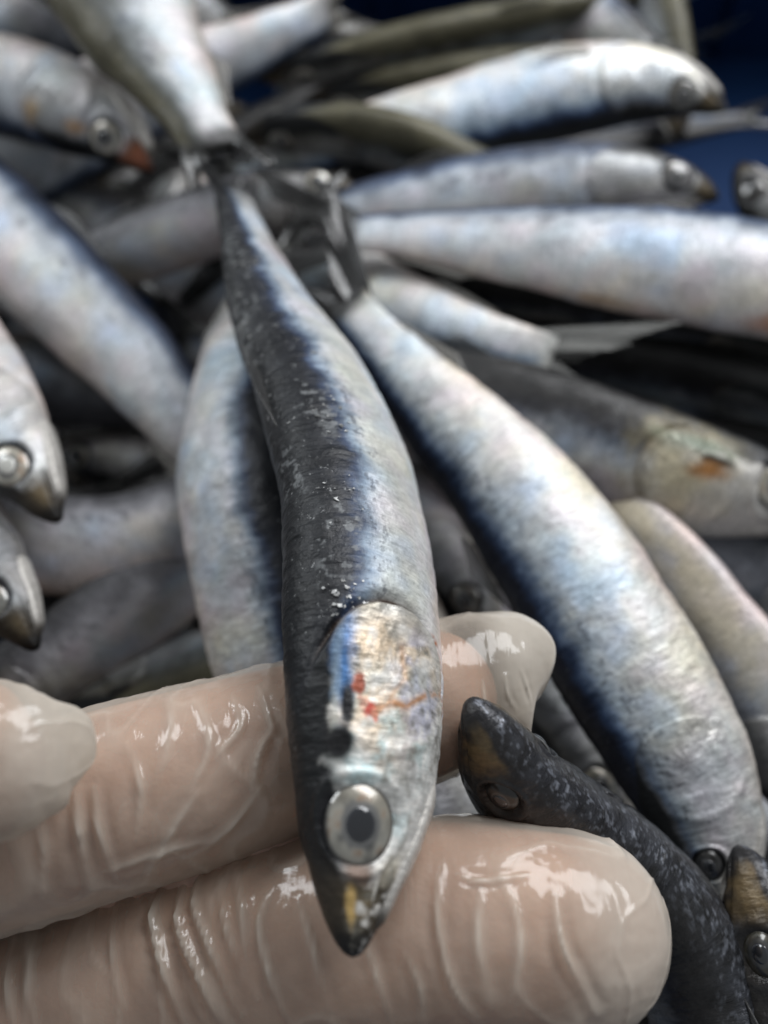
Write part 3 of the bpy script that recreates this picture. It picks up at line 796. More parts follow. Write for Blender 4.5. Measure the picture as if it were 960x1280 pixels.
SPECS = [
 # label, points, side, rolls, dep, pal, extra
 ("large silver fish right of the held fish, dark blue back toward it", Z((912, 1165, -.3), (882, 1030, .2), (824, 905, .5), (742, 772, .7), (640, 618, .75), (550, 515, .8), (428, 376, .9)), -1, [14, 14, 12, 8, 4, 0, 0], 2.25, 'big', dict(grow=None, slit=.06, eye_scale=.55, blend=.95, tone=.9, res=(460, 240), detail=2, eye_color=(.02, .02, .02), tail=dict(length=2.7, color=(.010, .010, .010), opa=.80, spread=23))),
 ("curved fish behind the held fish, pale pink belly bulging to the left", Z((425, 1085, -.6), (388, 960, -.1), (350, 830, .5), (318, 700, .8), (298, 590, .9), (296, 490, .6), (312, 400, .4), (335, 310, .2)), 1, [28, 30, 34, 36, 34, 30, 30], 2.3, 'held', dict(res=(400, 220), detail=2, grow=None)),
 ("dark-headed fish poking between the two fingertips, snout pointing up", D_((586, 874, 11.5), (604, 905, 11.6), (655, 985, 12.2), (738, 1062, 13.1), (822, 1140, 13.3), (872, 1230, 13.2), (893, 1330, 12.9), (880, 1440, 12.6)), -1, [58, 58, 60, 60, 60, 60, 60, 60], 2.15, 'dark', dict(res=(360, 200), detail=2, wid=1.15, eye_scale=.62, eye_color=(.012, .011, .010), extra_paint=dark_snout_paint, jaw_col=(.10, .09, .08))),
 ("blurred fish at upper left whose forked tail lies over the held fish's tail", Z((65, -310, 3.0), (78, -200, 2.6), (105, -90, 2.2), (162, 20, 2.1), (222, 112, 2.05), (270, 188, 2.0)), 1, [24, 24, 24, 24, 24, 24], 2.95, 'olive', dict(grow=None, tail=dict(length=1.3, spread=15, color=(.014, .014, .013), opa=.9))),
 ("fish at the upper left edge with reddish snout, silver side up", Z((192, 212, .3), (150, 172, .4), (90, 140, .4), (0, 112, .3), (-150, 90, .2), (-330, 85, 0)), -1, [2], 2.0, 'silver', dict(extra_paint=spots((.03, 1.3, .28, .5, (.30, .10, .05)), (.15, 1.2, .2, .12, (.40, .24, .12)), (.245, 1.3, .15, .2, (.5, .34, .18))))),
 ("thick silver fish slanting down from the left edge, back to upper right", Z((-270, 50, -.2), (-130, 165, 0), (0, 285, 0), (90, 372, 0), (170, 450, -.1), (235, 530, -.3), (310, 620, -.8), (390, 720, -1.3)), -1, [-2], 2.1, 'silver', {}),
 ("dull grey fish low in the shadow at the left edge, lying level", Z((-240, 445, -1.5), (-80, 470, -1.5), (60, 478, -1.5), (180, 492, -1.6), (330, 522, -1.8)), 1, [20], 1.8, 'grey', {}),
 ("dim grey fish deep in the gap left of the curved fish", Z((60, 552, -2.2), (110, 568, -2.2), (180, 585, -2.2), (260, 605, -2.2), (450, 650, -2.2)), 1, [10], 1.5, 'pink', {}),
 ("upper of two fish heads at the left edge, ringed white eye", Z((74, 652, 1.1), (45, 605, 1.1), (0, 548, 1.0), (-70, 440, .7), (-180, 260, .3), (-250, 130, 0)), -1, [4], 2.0, 'silver', dict(pupil=(.45, .45, .42), res=(160, 80))),
 ("pale pinkish silver fish lying level under the upper left fish head", Z((-150, 590, -.7), (-70, 640, -.6), (40, 672, -.5), (140, 676, -.6), (230, 650, -.8), (330, 600, -1.1), (420, 540, -1.4)), -1, [-15], 1.75, 'pink', {}),
 ("lower of two fish heads at the left edge, mostly cut off", Z((46, 812, 1.0), (20, 770, 1.0), (-30, 715, .9), (-110, 600, .5), (-220, 430, -.2)), -1, [4], 1.85, 'dark', dict(pupil=(.16, .16, .15), eye_color=(.2, .2, .18), tone=.45, res=(160, 80))),
 ("blurred grey-backed fish slanting up just above the index finger", Z((-130, 965, -1.0), (-40, 892, -1.0), (60, 830, -1.0), (150, 765, -1.0), (240, 705, -1.2), (350, 630, -1.6)), -1, [22], 1.7, 'pink', {}),
 ("dark olive fish along the upper edge of the index finger", Z((0, 910, -1.8), (90, 880, -1.7), (200, 850, -1.7), (310, 815, -1.8), (500, 750, -2.1)), 1, [60], 1.8, 'olive', {}),
 ("silver fish at the top slanting up to the right, ending at a ragged tail", Z((40, 195, -1.0), (140, 138, -.8), (240, 90, -.5), (330, 52, -.4), (418, 10, -.4)), 1, [-10], 2.2, 'silver', dict(grow='head', tail=dict(length=1.6, color=(.16, .15, .13), opa=.6))),
 ("long olive-backed fish stretched across the top edge", Z((320, 98, -1.2), (420, 78, -1.1), (540, 52, -1.0), (660, 28, -1.0), (780, 4, -1.0), (900, -24, -1.2)), -1, [60], 1.6, 'olive', {}),
 ("olive-backed fish under the long one, pale fleck on its back", Z((380, 128, -1.7), (490, 108, -1.6), (620, 92, -1.5), (720, 78, -1.5), (850, 58, -1.7)), -1, [65], 1.6, 'olive', dict(extra_paint=spots((.50, .25, .22, .16, (.62, .63, .60))))),
 ("dark grey fish right of the crossed tails, arched below the top fish", Z((298, 178, -.3), (360, 163, -.1), (440, 166, 0), (520, 186, -.1), (600, 225, -.5), (720, 280, -1.2)), -1, [62], 1.8, 'olive', {}),
 ("silver fish at upper right, head nearest the blue crate wall", Z((908, 138, .3), (862, 116, .3), (790, 108, .3), (700, 120, .2), (610, 143, 0), (520, 166, -.2), (420, 184, -.5)), -1, [16], 1.85, 'blue', dict(res=(160, 80), pectoral=True, eye_color=(.2, .2, .19), pupil=(.08, .08, .08), tone=1.0)),
 ("bluish iridescent fish lying just above the big white fish", Z((898, 248, .2), (840, 232, .3), (740, 228, .3), (620, 242, .2), (500, 264, 0), (410, 282, -.3)), 1, [-8], 1.75, 'silver', dict(eye_color=(.22, .22, .23), pupil=(.10, .10, .10), tone=.95)),
 ("big white-sided fish at the right edge, orange stain on its belly", Z((1190, 372, .9), (1080, 362, 1.0), (960, 345, 1.0), (800, 322, .95), (650, 305, .8), (520, 294, .6), (425, 290, .5)), 1, [-32], 2.2, 'silver', dict(grow='head', extra_paint=spots((.37, 2.75, .5, .18, (.42, .17, .07)), (.33, 2.9, .4, .2, (.36, .12, .06)), (.62, 2.85, .6, .10, (.42, .30, .20))))),
 ("fish whose transparent forked tail points right, silver with dark underside", Z((260, 290, -2.2), (350, 335, -1.5), (440, 370, -.6), (560, 411, .05), (690, 449, .3)), 1, [10], 2.3, 'blue', dict(grow='head', res=(200, 100), tail=dict(length=2.5, color=(.42, .42, .40), opa=.13, spread=20))),
 ("nearly black fish back below the big white fish", Z((1060, 455, -.5), (920, 420, -.4), (780, 388, -.4), (640, 362, -.5), (500, 338, -.6), (390, 320, -.8)), 1, [60], 1.8, 'dark', {}),
 ("nearly black fish back behind the transparent tail", Z((1100, 540, -.4), (980, 500, -.4), (860, 466, -1.0), (740, 446, -1.3), (600, 430, -1.6)), 1, [62], 1.9, 'dark', {}),
 ("fish head at the right edge with yellow gill cover and orange spot", Z((1052, 648, .2), (1005, 634, .3), (940, 612, .3), (850, 588, .3), (740, 560, .2), (640, 530, 0), (520, 500, -.4), (400, 465, -.8)), 1, [6], 2.25, 'dark', dict(res=(260, 130), detail=2, extra_paint=yellow_gill_paint, slit=.6, tone=1.0)),
 ("dull yellowish fish tucked against the large fish's right side", Z((1080, 1110, -.6), (1010, 990, -.4), (940, 868, -.3), (868, 770, -.3), (795, 690, -.4), (700, 600, -.7), (600, 510, -1.1)), -1, [-35], 1.9, 'pink', dict(extra_paint=spots((.40, 2.2, 1.2, .30, (.46, .41, .31)), (.58, 2.4, .9, .22, (.44, .38, .27))))),
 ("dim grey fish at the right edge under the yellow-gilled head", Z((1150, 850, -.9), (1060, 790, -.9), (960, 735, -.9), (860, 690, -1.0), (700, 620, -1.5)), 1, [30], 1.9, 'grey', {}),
 ("dark fish head in the lower right corner with yellowish cheeks", Z((922, 1056, 1.2), (938, 1105, 1.2), (958, 1180, 1.1), (985, 1275, 1.0), (1010, 1400, 1.2), (1050, 1540, .8)), -1, [38], 2.4, 'dark', dict(res=(160, 80), eye_scale=.7, eye_color=(.05, .045, .03), extra_paint=dark_snout_paint)),
 ("small dim fish head in the gap above the index fingertip", Z((628, 800, -1.0), (606, 770, -1.0), (568, 720, -1.1), (520, 640, -1.4), (480, 540, -1.8)), -1, [10], 1.6, 'dark', dict(eye_color=(.2, .19, .17))),
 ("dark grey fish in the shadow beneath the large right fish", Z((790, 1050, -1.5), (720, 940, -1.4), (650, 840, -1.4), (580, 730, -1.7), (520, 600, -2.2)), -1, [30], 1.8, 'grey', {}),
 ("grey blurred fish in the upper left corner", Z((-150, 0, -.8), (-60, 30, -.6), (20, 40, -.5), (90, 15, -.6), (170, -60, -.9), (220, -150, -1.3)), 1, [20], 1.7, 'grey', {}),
 ("pale fish behind the top tail fish, cut by the top edge", Z((330, 75, -1.4), (280, 40, -1.1), (235, 10, -.9), (180, -50, -.9), (130, -140, -1.0)), 1, [-10], 1.7, 'silver', {}),
 ("brown-backed fish standing upright beside the blue crate wall", Z((850, 175, -1.5), (838, 90, -1.2), (822, 20, -1.0), (800, -60, -1.0), (770, -160, -1.2)), 1, [40], 1.6, 'olive', {}),
 ("pale fish showing above the upper right fish's gill", Z((850, 110, -1.3), (790, 60, -1.0), (740, 20, -1.0), (680, -40, -1.1), (600, -110, -1.4)), 1, [-5], 1.5, 'silver', {}),
 ("brownish fish at the right edge above the white fish", Z((925, 205, -.6), (950, 245, -.5), (1000, 290, -.6), (1090, 340, -.9), (1200, 400, -1.3)), 1, [25], 1.7, 'olive', dict(eye_color=(.04, .04, .035), tone=.45)),
 ("pale strip of a fish between the held head and the dark snout", Z((650, 1180, -.5), (610, 1080, -.3), (566, 985, -.3), (520, 880, -.5), (480, 780, -.9)), -1, [-10], 1.9, 'silver', {}),
 ("short-looking bluish fish crossing under the held fish near its tail", Z((448, 240, .1), (412, 238, .1), (340, 248, 0), (250, 278, -.3), (160, 312, -.7), (60, 350, -1.2)), 1, [-12], 1.45, 'pink', {}),
]
for i, (lab, pts, side, rolls, dep, pal, ex) in enumerate(SPECS):
    ex = dict(ex)
    f = Fish(pts, side, rolls if len(rolls) > 1 else rolls * 2, dep, ex.pop('wid', 1.0), i + 2, pal, ex.pop('res', (110, 56)), ex.pop('grow', 'tail'))
    f.head_tone = ex.pop('tone', .85); f.slit = ex.pop('slit', .35); f.blend = ex.pop('blend', .65); f.eye_scale = ex.pop('eye_scale', 1.0)
    build_fish(f, lab, **ex)

# fish buried below, seen only as dim shapes in the gaps: a few bodies, each copied with its parts
BURIED = ("dim fish buried in the shadowed gaps low in the heap", "fish buried low in the heap")
rnd = random.Random(11)
protos = []
for i in range(10):
    ln, bow = rnd.uniform(5.2, 6.0), rnd.uniform(-.5, .5)
    pts = [np.array([ln * x, bow * (1 - x * x), -4.4 + rnd.uniform(-.2, .2)]) for x in (-1, -.5, 0, .5, 1)]
    f = Fish(pts, rnd.choice((-1, 1)), [rnd.uniform(0, 50)] * 2, rnd.uniform(1.75, 2.05), 1.0, 60 + i, rnd.choice(('dark', 'dark', 'olive', 'grey')), (60, 32))
    f.head_tone = .8; f.slit = .35; f.blend = .6
    protos.append(build_fish(f, *BURIED, detail=0))

def copy_tree(o, parent=None):
    c = o.copy()
    col.objects.link(c)
    c.parent = parent
    for ch in [x for x in o.children]:
        copy_tree(ch, c)
    return c

n_used = 0
for layer, zz in enumerate((-2.5, -4.4)):
    for i in range(6):
        for j in range(7):
            cx = -12 + i * 4.7 + rnd.uniform(-1.2, 1.2); cy = -4.5 + j * 4.0 + rnd.uniform(-1, 1)
            if cx > 2 and cy > 12.5: continue
            an = rnd.uniform(0, 2 * math.pi)
            cx = float(np.clip(cx, -18 + 7.5 * abs(math.cos(an)), 18 - 7.5 * abs(math.cos(an))))
            cy = float(np.clip(cy, -15 + 7.5 * abs(math.sin(an)), 24 - 7.5 * abs(math.sin(an))))
            r = protos[n_used] if n_used < len(protos) else copy_tree(rnd.choice(protos))
            r.location = Vector((cx, cy, zz + rnd.uniform(-.3, .3))) * CM
            r.rotation_euler = (0, 0, an)
            n_used += 1
for (px, py, z, an) in ((850, 1290, -1.6, 2.3), (960, 1240, -2.2, 1.2), (940, 520, -1.7, .1), (700, 1330, -2.0, .4), (250, 340, -1.9, 2.6), (610, 200, -2.3, .15), (740, 40, -2.2, 1.0)):
    r = copy_tree(rnd.choice(protos))
    r.location = Vector(PZ(px, py, z)) * CM
    r.rotation_euler = (0, 0, an)

# ------------------------------------------------------------------ flakes of scale stuck to the held fish's back
def flakes(f, root, n, seed):
    r = np.random.RandomState(seed)
    V, F, C = [], [], []
    made = 0
    while made < n:
        s = r.uniform(.24, .93); th = r.uniform(-.35, 1.15)
        q = np.array([[s * f.L, *[float(a) for a in f.local(np.array(s), np.array(th))[:2]]]])
        if fbm(q * 1.7 + 40, 3)[0] < r.uniform(.0, .7): continue
        k = r.randint(6, 11)
        a0 = r.uniform(0, 6.28)
        size = .009 + .042 * r.rand() ** 4
        ang = a0 + np.sort(r.uniform(0, 2 * math.pi, k))
        rad = size * r.uniform(.4, 1.2, k)
        ds = np.cos(ang) * rad * r.uniform(.5, 1.0) / f.L
        dt = np.sin(ang) * rad / (.38 * f.dep)
        lift = .012 + .006 * r.rand(k)
        P = f.pos(s + ds, th + dt, lift)
        b = len(V)
        V.extend(P)
        F.append(tuple(range(b, b + k)))
        g = r.uniform(.10, .34)
        C.extend([(g, g * 1.01, g * 1.0)] * k)
        made += 1
    o = mesh_object("loose_scales", V, F, MAT_FLAKE, root, f.origin, {"col": ('FLOAT_COLOR', np.array(C))}, smooth=False)
    o["kind"] = "stuff"
flakes(HERO, HERO_ROOT, 520, 3)

# ------------------------------------------------------------------ the gloved hand
def skin_material():
    m, nt, b = new_mat("skin")
    t = N(nt, "ShaderNodeTexCoord")
    n = N(nt, "ShaderNodeTexNoise"); n.inputs["Scale"].default_value = 130; n.inputs["Detail"].default_value = 5
    nt.links.new(t.outputs["Object"], n.inputs["Vector"])
    rp = N(nt, "ShaderNodeValToRGB"); nt.links.new(n.outputs[0], rp.inputs[0])
    rp.color_ramp.elements[0].position = .3; rp.color_ramp.elements[1].position = .75
    rp.color_ramp.elements[0].color = (.34, .20, .150, 1); rp.color_ramp.elements[1].color = (.50, .335, .265, 1)
    nt.links.new(rp.outputs[0], b.inputs["Base Color"])
    b.inputs["Roughness"].default_value = .5
    b.inputs["Subsurface Weight"].default_value = .35
    b.inputs["Subsurface Radius"].default_value = (1.0, .4, .25)
    b.inputs["Subsurface Scale"].default_value = .0025
    w = N(nt, "ShaderNodeTexNoise"); w.inputs["Scale"].default_value = 1500; w.inputs["Detail"].default_value = 2
    nt.links.new(t.outputs["Object"], w.inputs["Vector"])
    bp = N(nt, "ShaderNodeBump"); bp.inputs["Strength"].default_value = .25; bp.inputs["Distance"].default_value = .0004
    nt.links.new(w.outputs[0], bp.inputs["Height"]); nt.links.new(bp.outputs[0], b.inputs["Normal"])
    return m

def glove_material():
    m, nt, b = new_mat("clear_vinyl")
    nt.nodes.remove(b)
    L = nt.links.new
    out = [n for n in nt.nodes if n.type == 'OUTPUT_MATERIAL'][0]
    t = N(nt, "ShaderNodeTexCoord")
    n = N(nt, "ShaderNodeTexNoise"); n.inputs["Scale"].default_value = 110; n.inputs["Detail"].default_value = 3; n.inputs["Distortion"].default_value = 1.2
    L(t.outputs["Object"], n.inputs["Vector"])
    n2 = N(nt, "ShaderNodeTexNoise"); n2.inputs["Scale"].default_value = 520; n2.inputs["Detail"].default_value = 3
    L(t.outputs["Object"], n2.inputs["Vector"])
    bp = N(nt, "ShaderNodeBump"); bp.inputs["Strength"].default_value = .22; bp.inputs["Distance"].default_value = .001
    mw = N(nt, "ShaderNodeMapping"); mw.inputs["Scale"].default_value = (520, 75, 75); mw.inputs["Rotation"].default_value = (0, 0, math.radians(-12)); L(t.outputs["Object"], mw.inputs[0])
    n3 = N(nt, "ShaderNodeTexNoise"); n3.inputs["Scale"].default_value = 1.0; n3.inputs["Detail"].default_value = 2; n3.inputs["Distortion"].default_value = .6; L(mw.outputs[0], n3.inputs["Vector"])
    rdg = math_n(nt, 'POWER', math_n(nt, 'SUBTRACT', 1.0, math_n(nt, 'MULTIPLY', math_n(nt, 'ABSOLUTE', math_n(nt, 'SUBTRACT', n3.outputs[0], .5)), 4.0), clamp=True), 3.0)
    hh = math_n(nt, 'ADD', n.outputs[0], math_n(nt, 'MULTIPLY', n2.outputs[0], .14))
    L(math_n(nt, 'ADD', hh, math_n(nt, 'MULTIPLY', rdg, .10)), bp.inputs["Height"])
    lo = N(nt, "ShaderNodeAttribute", attribute_name="loose")
    lw = N(nt, "ShaderNodeLayerWeight"); lw.inputs["Blend"].default_value = .5
    fac = lw.outputs["Facing"]
    edge = math_n(nt, 'MULTIPLY', math_n(nt, 'POWER', fac, 3.0), .55)
    milk = math_n(nt, 'ADD', math_n(nt, 'ADD', lo.outputs["Fac"], math_n(nt, 'MULTIPLY', rdg, .02)), edge)
    milk = math_n(nt, 'ADD', milk, math_n(nt, 'MULTIPLY', math_n(nt, 'SUBTRACT', n.outputs[0], .5), .25), clamp=True)
    tr = N(nt, "ShaderNodeBsdfTransparent"); tr.inputs[0].default_value = (.97, .93, .86, 1)
    df = N(nt, "ShaderNodeBsdfDiffuse"); df.inputs[0].default_value = (.70, .645, .565, 1); L(bp.outputs[0], df.inputs["Normal"])
    tl = N(nt, "ShaderNodeBsdfTranslucent"); tl.inputs[0].default_value = (.70, .635, .545, 1)
    dm = N(nt, "ShaderNodeMixShader"); dm.inputs[0].default_value = .35; L(df.outputs[0], dm.inputs[1]); L(tl.outputs[0], dm.inputs[2])
    fm = N(nt, "ShaderNodeMixShader"); L(milk, fm.inputs[0]); L(tr.outputs[0], fm.inputs[1]); L(dm.outputs[0], fm.inputs[2])
    gl = N(nt, "ShaderNodeBsdfGlossy"); gl.inputs["Roughness"].default_value = .13; gl.inputs[0].default_value = (1, 1, 1, 1); L(bp.outputs[0], gl.inputs["Normal"])
    fr = math_n(nt, 'ADD', .028, math_n(nt, 'MULTIPLY', math_n(nt, 'POWER', fac, 5.0), .8), clamp=True)
    mx = N(nt, "ShaderNodeMixShader"); L(fr, mx.inputs[0]); L(fm.outputs[0], mx.inputs[1]); L(gl.outputs[0], mx.inputs[2])
    L(mx.outputs[0], out.inputs["Surface"])
    return m

MAT_HAND = skin_material()
MAT_GLOVE = glove_material()

def project(P):
    d = P - CAM
    z = d @ FWD
    return np.stack([480 + F_PX * (d @ RGT) / z, 640 - F_PX * (d @ UPV) / z], -1)

def sweep(pts, rad, flat, ns, nt, tip_round=1.0):
    C, par, L = spline(pts, 400)
    T = norm(np.gradient(C, axis=0)); V = norm(CAM - C); S = norm(np.cross(T, V)); U = np.cross(S, T)
    x = np.linspace(0, 1, ns)
    q = 1 - (1 - x) ** 1.6
    g = np.linspace(0, 1, 400)
    def at(A): return np.stack([np.interp(q, g, A[:, i]) for i in range(3)], 1)
    R = np.interp(np.interp(q, g, par), np.arange(len(pts)), rad)
    FL = np.interp(np.interp(q, g, par), np.arange(len(pts)), flat)
    k = np.exp(-np.linspace(-2, 2, 15) ** 2); k /= k.sum()
    R = np.convolve(np.pad(R, 7, 'edge'), k, 'valid'); FL = np.convolve(np.pad(FL, 7, 'edge'), k, 'valid')
    rt = rad[-1] * tip_round
    a = np.clip((q * L - (L - rt)) / rt, 0, 1)
    R = R * np.sqrt(np.clip(1 - a ** 2, 1e-4, 1))
    th = np.linspace(0, 2 * math.pi, nt, endpoint=False)
    nrm = at(S)[:, None] * np.cos(th)[None, :, None] + at(U)[:, None] * np.sin(th)[None, :, None]
    P = at(C)[:, None] + at(S)[:, None] * (R[:, None] * np.cos(th))[..., None] + at(U)[:, None] * (R * FL)[:, None, None] * np.sin(th)[None, :, None]
    return P.reshape(-1, 3), nrm.reshape(-1, 3), grid_faces(ns, nt, True), np.repeat(q * L, nt), L, np.tile(np.sin(th), ns)

def seg_dist(P, poly):
    best = np.full(len(P), 1e9); par = np.zeros(len(P))
    n = len(poly) - 1
    for k in range(n):
        a, b = poly[k], poly[k + 1]
        ab = b - a
        t = np.clip(((P - a) @ ab) / (ab @ ab), 0, 1)
        d = np.linalg.norm(P - a - t[:, None] * ab, axis=1)
        m = d < best
        best[m] = d[m]; par[m] = (k + t[m]) / n
    return best, par

def finger_glove(pts, rad, flat, folds, ns=300, nt=220, gap=.05, tip=.9, tip_len=.6, seed=0, base_loose=.30, rough=.02):
    P, Nn, F, s, L, front = sweep(pts, [r + gap for r in rad], flat, ns, nt, tip)
    px = project(P)
    loose = np.full(len(P), base_loose)
    base_loose = np.asarray(base_loose)
    disp = rough * fbm(P * 1.3 + seed, 3) + .010 * fbm(P * 4 + seed, 3)
    q = np.stack([s * 1.5 + .5 * fbm(P * .7 + 3, 2), front * .8, s * 0 + seed * 5.1], 1)
    crease = np.clip(1 - 2.2 * np.abs(fbm(q, 2)), 0, 1) ** 4
    disp = disp + .022 * crease
    for poly, amp, w, lo in folds:
        pts3 = []
        for (x, y) in poly:
            d = np.hypot(px[:, 0] - x, px[:, 1] - y) + np.where(front > 0, 0, 1e6)
            pts3.append(P[np.argmin(d)])
        # resample the fold line as a smooth curve
        c = spline(pts3, 24)[0] if len(pts3) > 2 else np.array(pts3)
        d, u = seg_dist(P, c)
        taper = np.sin(np.clip(u, .02, .98) * math.pi) ** .6
        e = np.exp(-(d / (.5 * w)) ** 1.3)
        disp = disp + 1.3 * amp * taper * (e - .45 * np.exp(-((d - 2.1 * w) / (1.1 * w)) ** 2))
        loose = np.maximum(loose, base_loose + (min(.92, lo + .25) - base_loose) * taper * np.exp(-(d / (.55 * w)) ** 1.3))
    tl = sstep(L - tip_len, L - tip_len * .45, s)
    loose = loose + .16 * crease
    loose = loose + (.72 - loose) * tl * .9 + 0.0
    disp = np.maximum(disp, -gap * .8 - tl * .3)
    return P + Nn * disp[:, None], F, loose

INDEX = dict(pts=D_((-330, 1150, 12.4), (-120, 1080, 12.0), (100, 1012, 11.95), (300, 952, 12.25), (455, 905, 12.75), (560, 868, 12.9), (618, 852, 12.95)), rad=[1.08, 1.10, 1.10, 1.03, .96, .92, .86], flat=[.95] * 7)
MIDDLE = dict(pts=D_((-330, 1360, 13.0), (-120, 1310, 12.8), (80, 1252, 12.55), (240, 1206, 12.25), (400, 1172, 11.85), (560, 1156, 11.65), (700, 1166, 11.6), (834, 1192, 11.6)), rad=[1.08, 1.12, 1.16, 1.16, 1.15, 1.18, 1.13, .92], flat=[.92] * 8)
THUMB = dict(pts=D_((-560, 1050, 12.4), (-400, 985, 11.4), (-250, 955, 10.7), (-110, 950, 10.4), (0, 950, 10.3), (58, 944, 10.3)), rad=[1.25, 1.1, .95, .88, .78, .58], flat=[.95, .95, .9, .85, .75, .65])
RING = dict(pts=D_((-330, 1530, 12.9), (-100, 1500, 12.9), (150, 1470, 13.0), (380, 1450, 13.0), (560, 1440, 13.1)), rad=[1.02, 1.02, 1.0, .96, .88], flat=[.95] * 5)
LITTLE = dict(pts=D_((-330, 1690, 13.3), (-120, 1670, 13.4), (80, 1640, 13.5), (260, 1620, 13.5), (380, 1610, 13.5)), rad=[.90, .90, .88, .82, .74], flat=[.95] * 5)
PALM = dict(pts=D_((-1150, 1330, 13.2), (-900, 1330, 13.2), (-700, 1350, 13.2), (-480, 1380, 13.2), (-300, 1400, 13.1), (-160, 1400, 13.0)), rad=[2.6, 2.9, 3.7, 4.1, 4.0, 3.4], flat=[.62, .52, .40, .34, .30, .26])

# --- skin: sweeps fused into one continuous surface
def fused_skin():
    V, F, b = [], [], 0
    for d in (PALM, INDEX, MIDDLE, THUMB, RING, LITTLE):
        P, _, fc, s, L, _f = sweep(d['pts'], d['rad'], d['flat'], 80, 48, 1.0)
        V.append(P); F.append(fc + b); b += len(P)
        # caps
    V = np.vstack(V)
    og = np.array([-9.0, 2.0, 2.0])
    tmp = mesh_object("hand_source", V, np.vstack(F), MAT_HAND, None, og)
    import bmesh
    bm = bmesh.new(); bm.from_mesh(tmp.data)
    bmesh.ops.holes_fill(bm, edges=[e for e in bm.edges if e.is_boundary])
    bmesh.ops.recalc_face_normals(bm, faces=bm.faces)
    bm.to_mesh(tmp.data); bm.free()
    rm = tmp.modifiers.new("fuse", 'REMESH'); rm.mode = 'VOXEL'; rm.voxel_size = .08 * CM; rm.use_smooth_shade = True
    sm = tmp.modifiers.new("soften", 'SMOOTH'); sm.factor = .5; sm.iterations = 6
    dg = bpy.context.evaluated_depsgraph_get()
    me = bpy.data.meshes.new_from_object(tmp.evaluated_get(dg))
    me.name = "hand"
    bpy.data.objects.remove(tmp)
    return me, og

hand_mesh, HOG = fused_skin()
person = thing("person", "hand in a clear vinyl glove, two fingers under the held fish", "person", None, HOG)
hand = bpy.data.objects.new("hand", hand_mesh); col.objects.link(hand); hand.parent = person
hand_mesh.materials.clear(); hand_mesh.materials.append(MAT_HAND)

FOLD_I = [([(92, 985), (98, 1040), (116, 1108)], .07, .055, .62), ([(116, 985), (126, 1040), (146, 1095)], .06, .05, .55),
          ([(208, 862), (216, 905), (205, 960)], .025, .07, .42), ([(292, 872), (300, 905), (268, 945)], .04, .05, .5),
          ([(345, 905), (325, 945), (318, 985)], .035, .05, .5), ([(250, 985), (215, 1040), (185, 1090)], .03, .06, .45),
          ([(325, 985), (290, 1030), (240, 1070)], .03, .05, .42),
          ([(604, 850), (606, 880), (618, 905)], .018, .03, .8), ([(632, 842), (636, 870), (646, 888)], .015, .025, .8), ([(652, 836), (660, 860), (664, 880)], .02, .025, .8)]
FOLD_M = [([(214, 1088), (194, 1150), (205, 1215), (236, 1290)], .085, .055, .6), ([(238, 1086), (222, 1150), (248, 1220), (284, 1290)], .08, .05, .62),
          ([(256, 1082), (240, 1130), (262, 1190), (300, 1270)], .05, .045, .55), ([(340, 1108), (322, 1150), (334, 1215), (372, 1290)], .06, .06, .58),
          ([(296, 1085), (300, 1140), (306, 1200)], .03, .06, .45), ([(372, 1120), (392, 1190), (420, 1280)], .04, .06, .5),
          ([(452, 1170), (470, 1220), (490, 1280)], .04, .05, .48), ([(604, 1110), (596, 1180), (612, 1260)], .035, .07, .5),
          ([(694, 1120), (706, 1190), (744, 1268)], .075, .055, .70), ([(570, 1092), (600, 1100), (660, 1096)], .03, .03, .6),
          ([(505, 1190), (525, 1240), (530, 1290)], .03, .05, .45), ([(60, 1130), (40, 1200), (30, 1290)], .03, .08, .5),
          ([(20, 1165), (10, 1230), (18, 1290)], .05, .06, .55)]
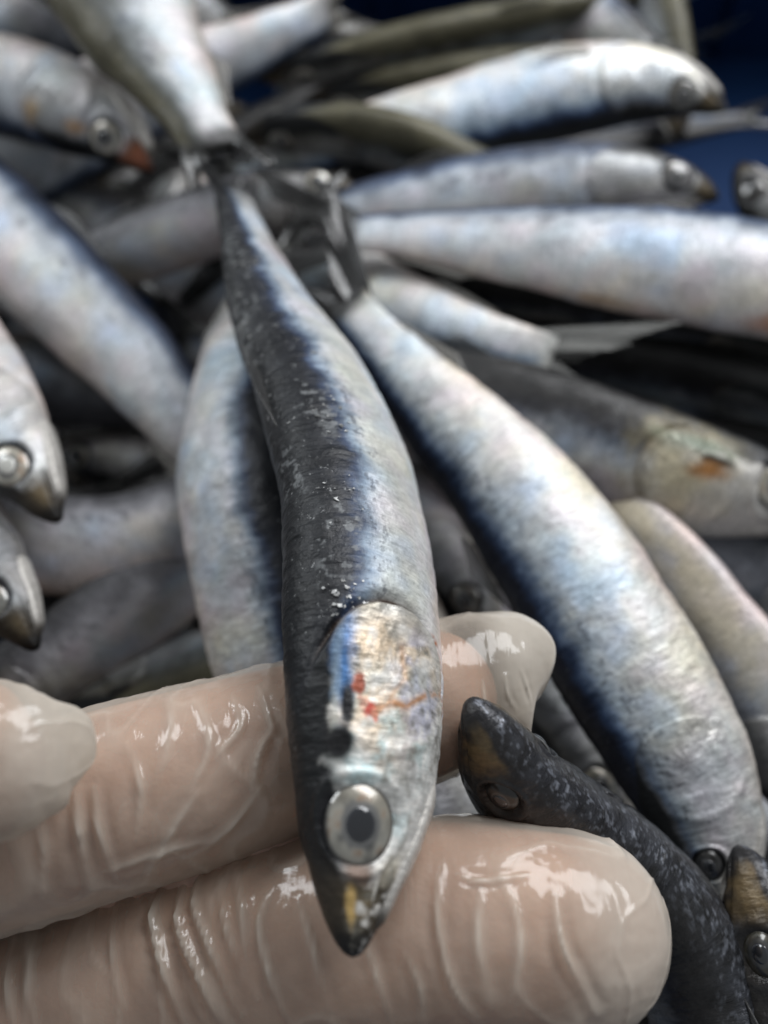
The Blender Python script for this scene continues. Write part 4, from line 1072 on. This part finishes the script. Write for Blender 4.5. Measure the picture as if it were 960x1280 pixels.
FOLD_M += [([(150, 1120), (140, 1190), (160, 1260)], .03, .05, .4), ([(276, 1095), (282, 1160), (322, 1250)], .045, .04, .5), ([(400, 1075), (430, 1130), (425, 1180)], .03, .05, .45),
           ([(552, 1085), (545, 1150), (566, 1230), (600, 1280)], .045, .05, .5), ([(640, 1120), (652, 1180), (640, 1250)], .03, .06, .45), ([(760, 1100), (775, 1160), (768, 1230)], .02, .05, .45)]
FOLD_I += [([(160, 925), (176, 985), (170, 1050)], .03, .05, .42), ([(240, 870), (262, 930), (240, 990)], .03, .05, .42), ([(40, 1010), (56, 1060), (52, 1120)], .03, .05, .45),
           ([(130, 1090), (200, 1068), (262, 1052)], .03, .05, .4), ([(322, 860), (338, 900), (352, 930)], .03, .035, .5)]
FOLD_T = [([(-10, 900), (-20, 950), (-12, 1000)], .03, .05, .5)]
gv, gf, gl, b = [], [], [], 0
def longer(d, ex, rx, fx):
    return dict(pts=list(d['pts']) + ex, rad=list(d['rad']) + rx, flat=list(d['flat']) + fx)
GI = longer(INDEX, D_((656, 846, 13.0), (680, 856, 13.05)), [.80, .64], [.75, .66]); GI['flat'][-3] = .85
GT = longer(THUMB, D_((92, 940, 10.35), (120, 944, 10.4)), [.40, .14], [.4, .35])
for d, kw in ((GI, dict(folds=FOLD_I, tip_len=.9, tip=.8, seed=1, base_loose=.30)), (MIDDLE, dict(folds=FOLD_M, tip_len=1.6, gap=.06, seed=2, base_loose=.28)),
              (GT, dict(folds=FOLD_T, tip_len=.95, tip=.8, seed=3, base_loose=.40)), (RING, dict(folds=[], ns=120, nt=90, tip_len=.4)), (LITTLE, dict(folds=[], ns=120, nt=90, tip_len=.4)), (PALM, dict(folds=[], ns=120, nt=120, tip_len=.1, gap=.08))):
    P, F, lo = finger_glove(d['pts'], d['rad'], d['flat'], **kw)
    gv.append(P); gf.append(F + b); gl.append(lo); b += len(P)
mesh_object("glove", np.vstack(gv), np.vstack(gf), MAT_GLOVE, person, HOG, {"loose": ('FLOAT', np.concatenate(gl))})
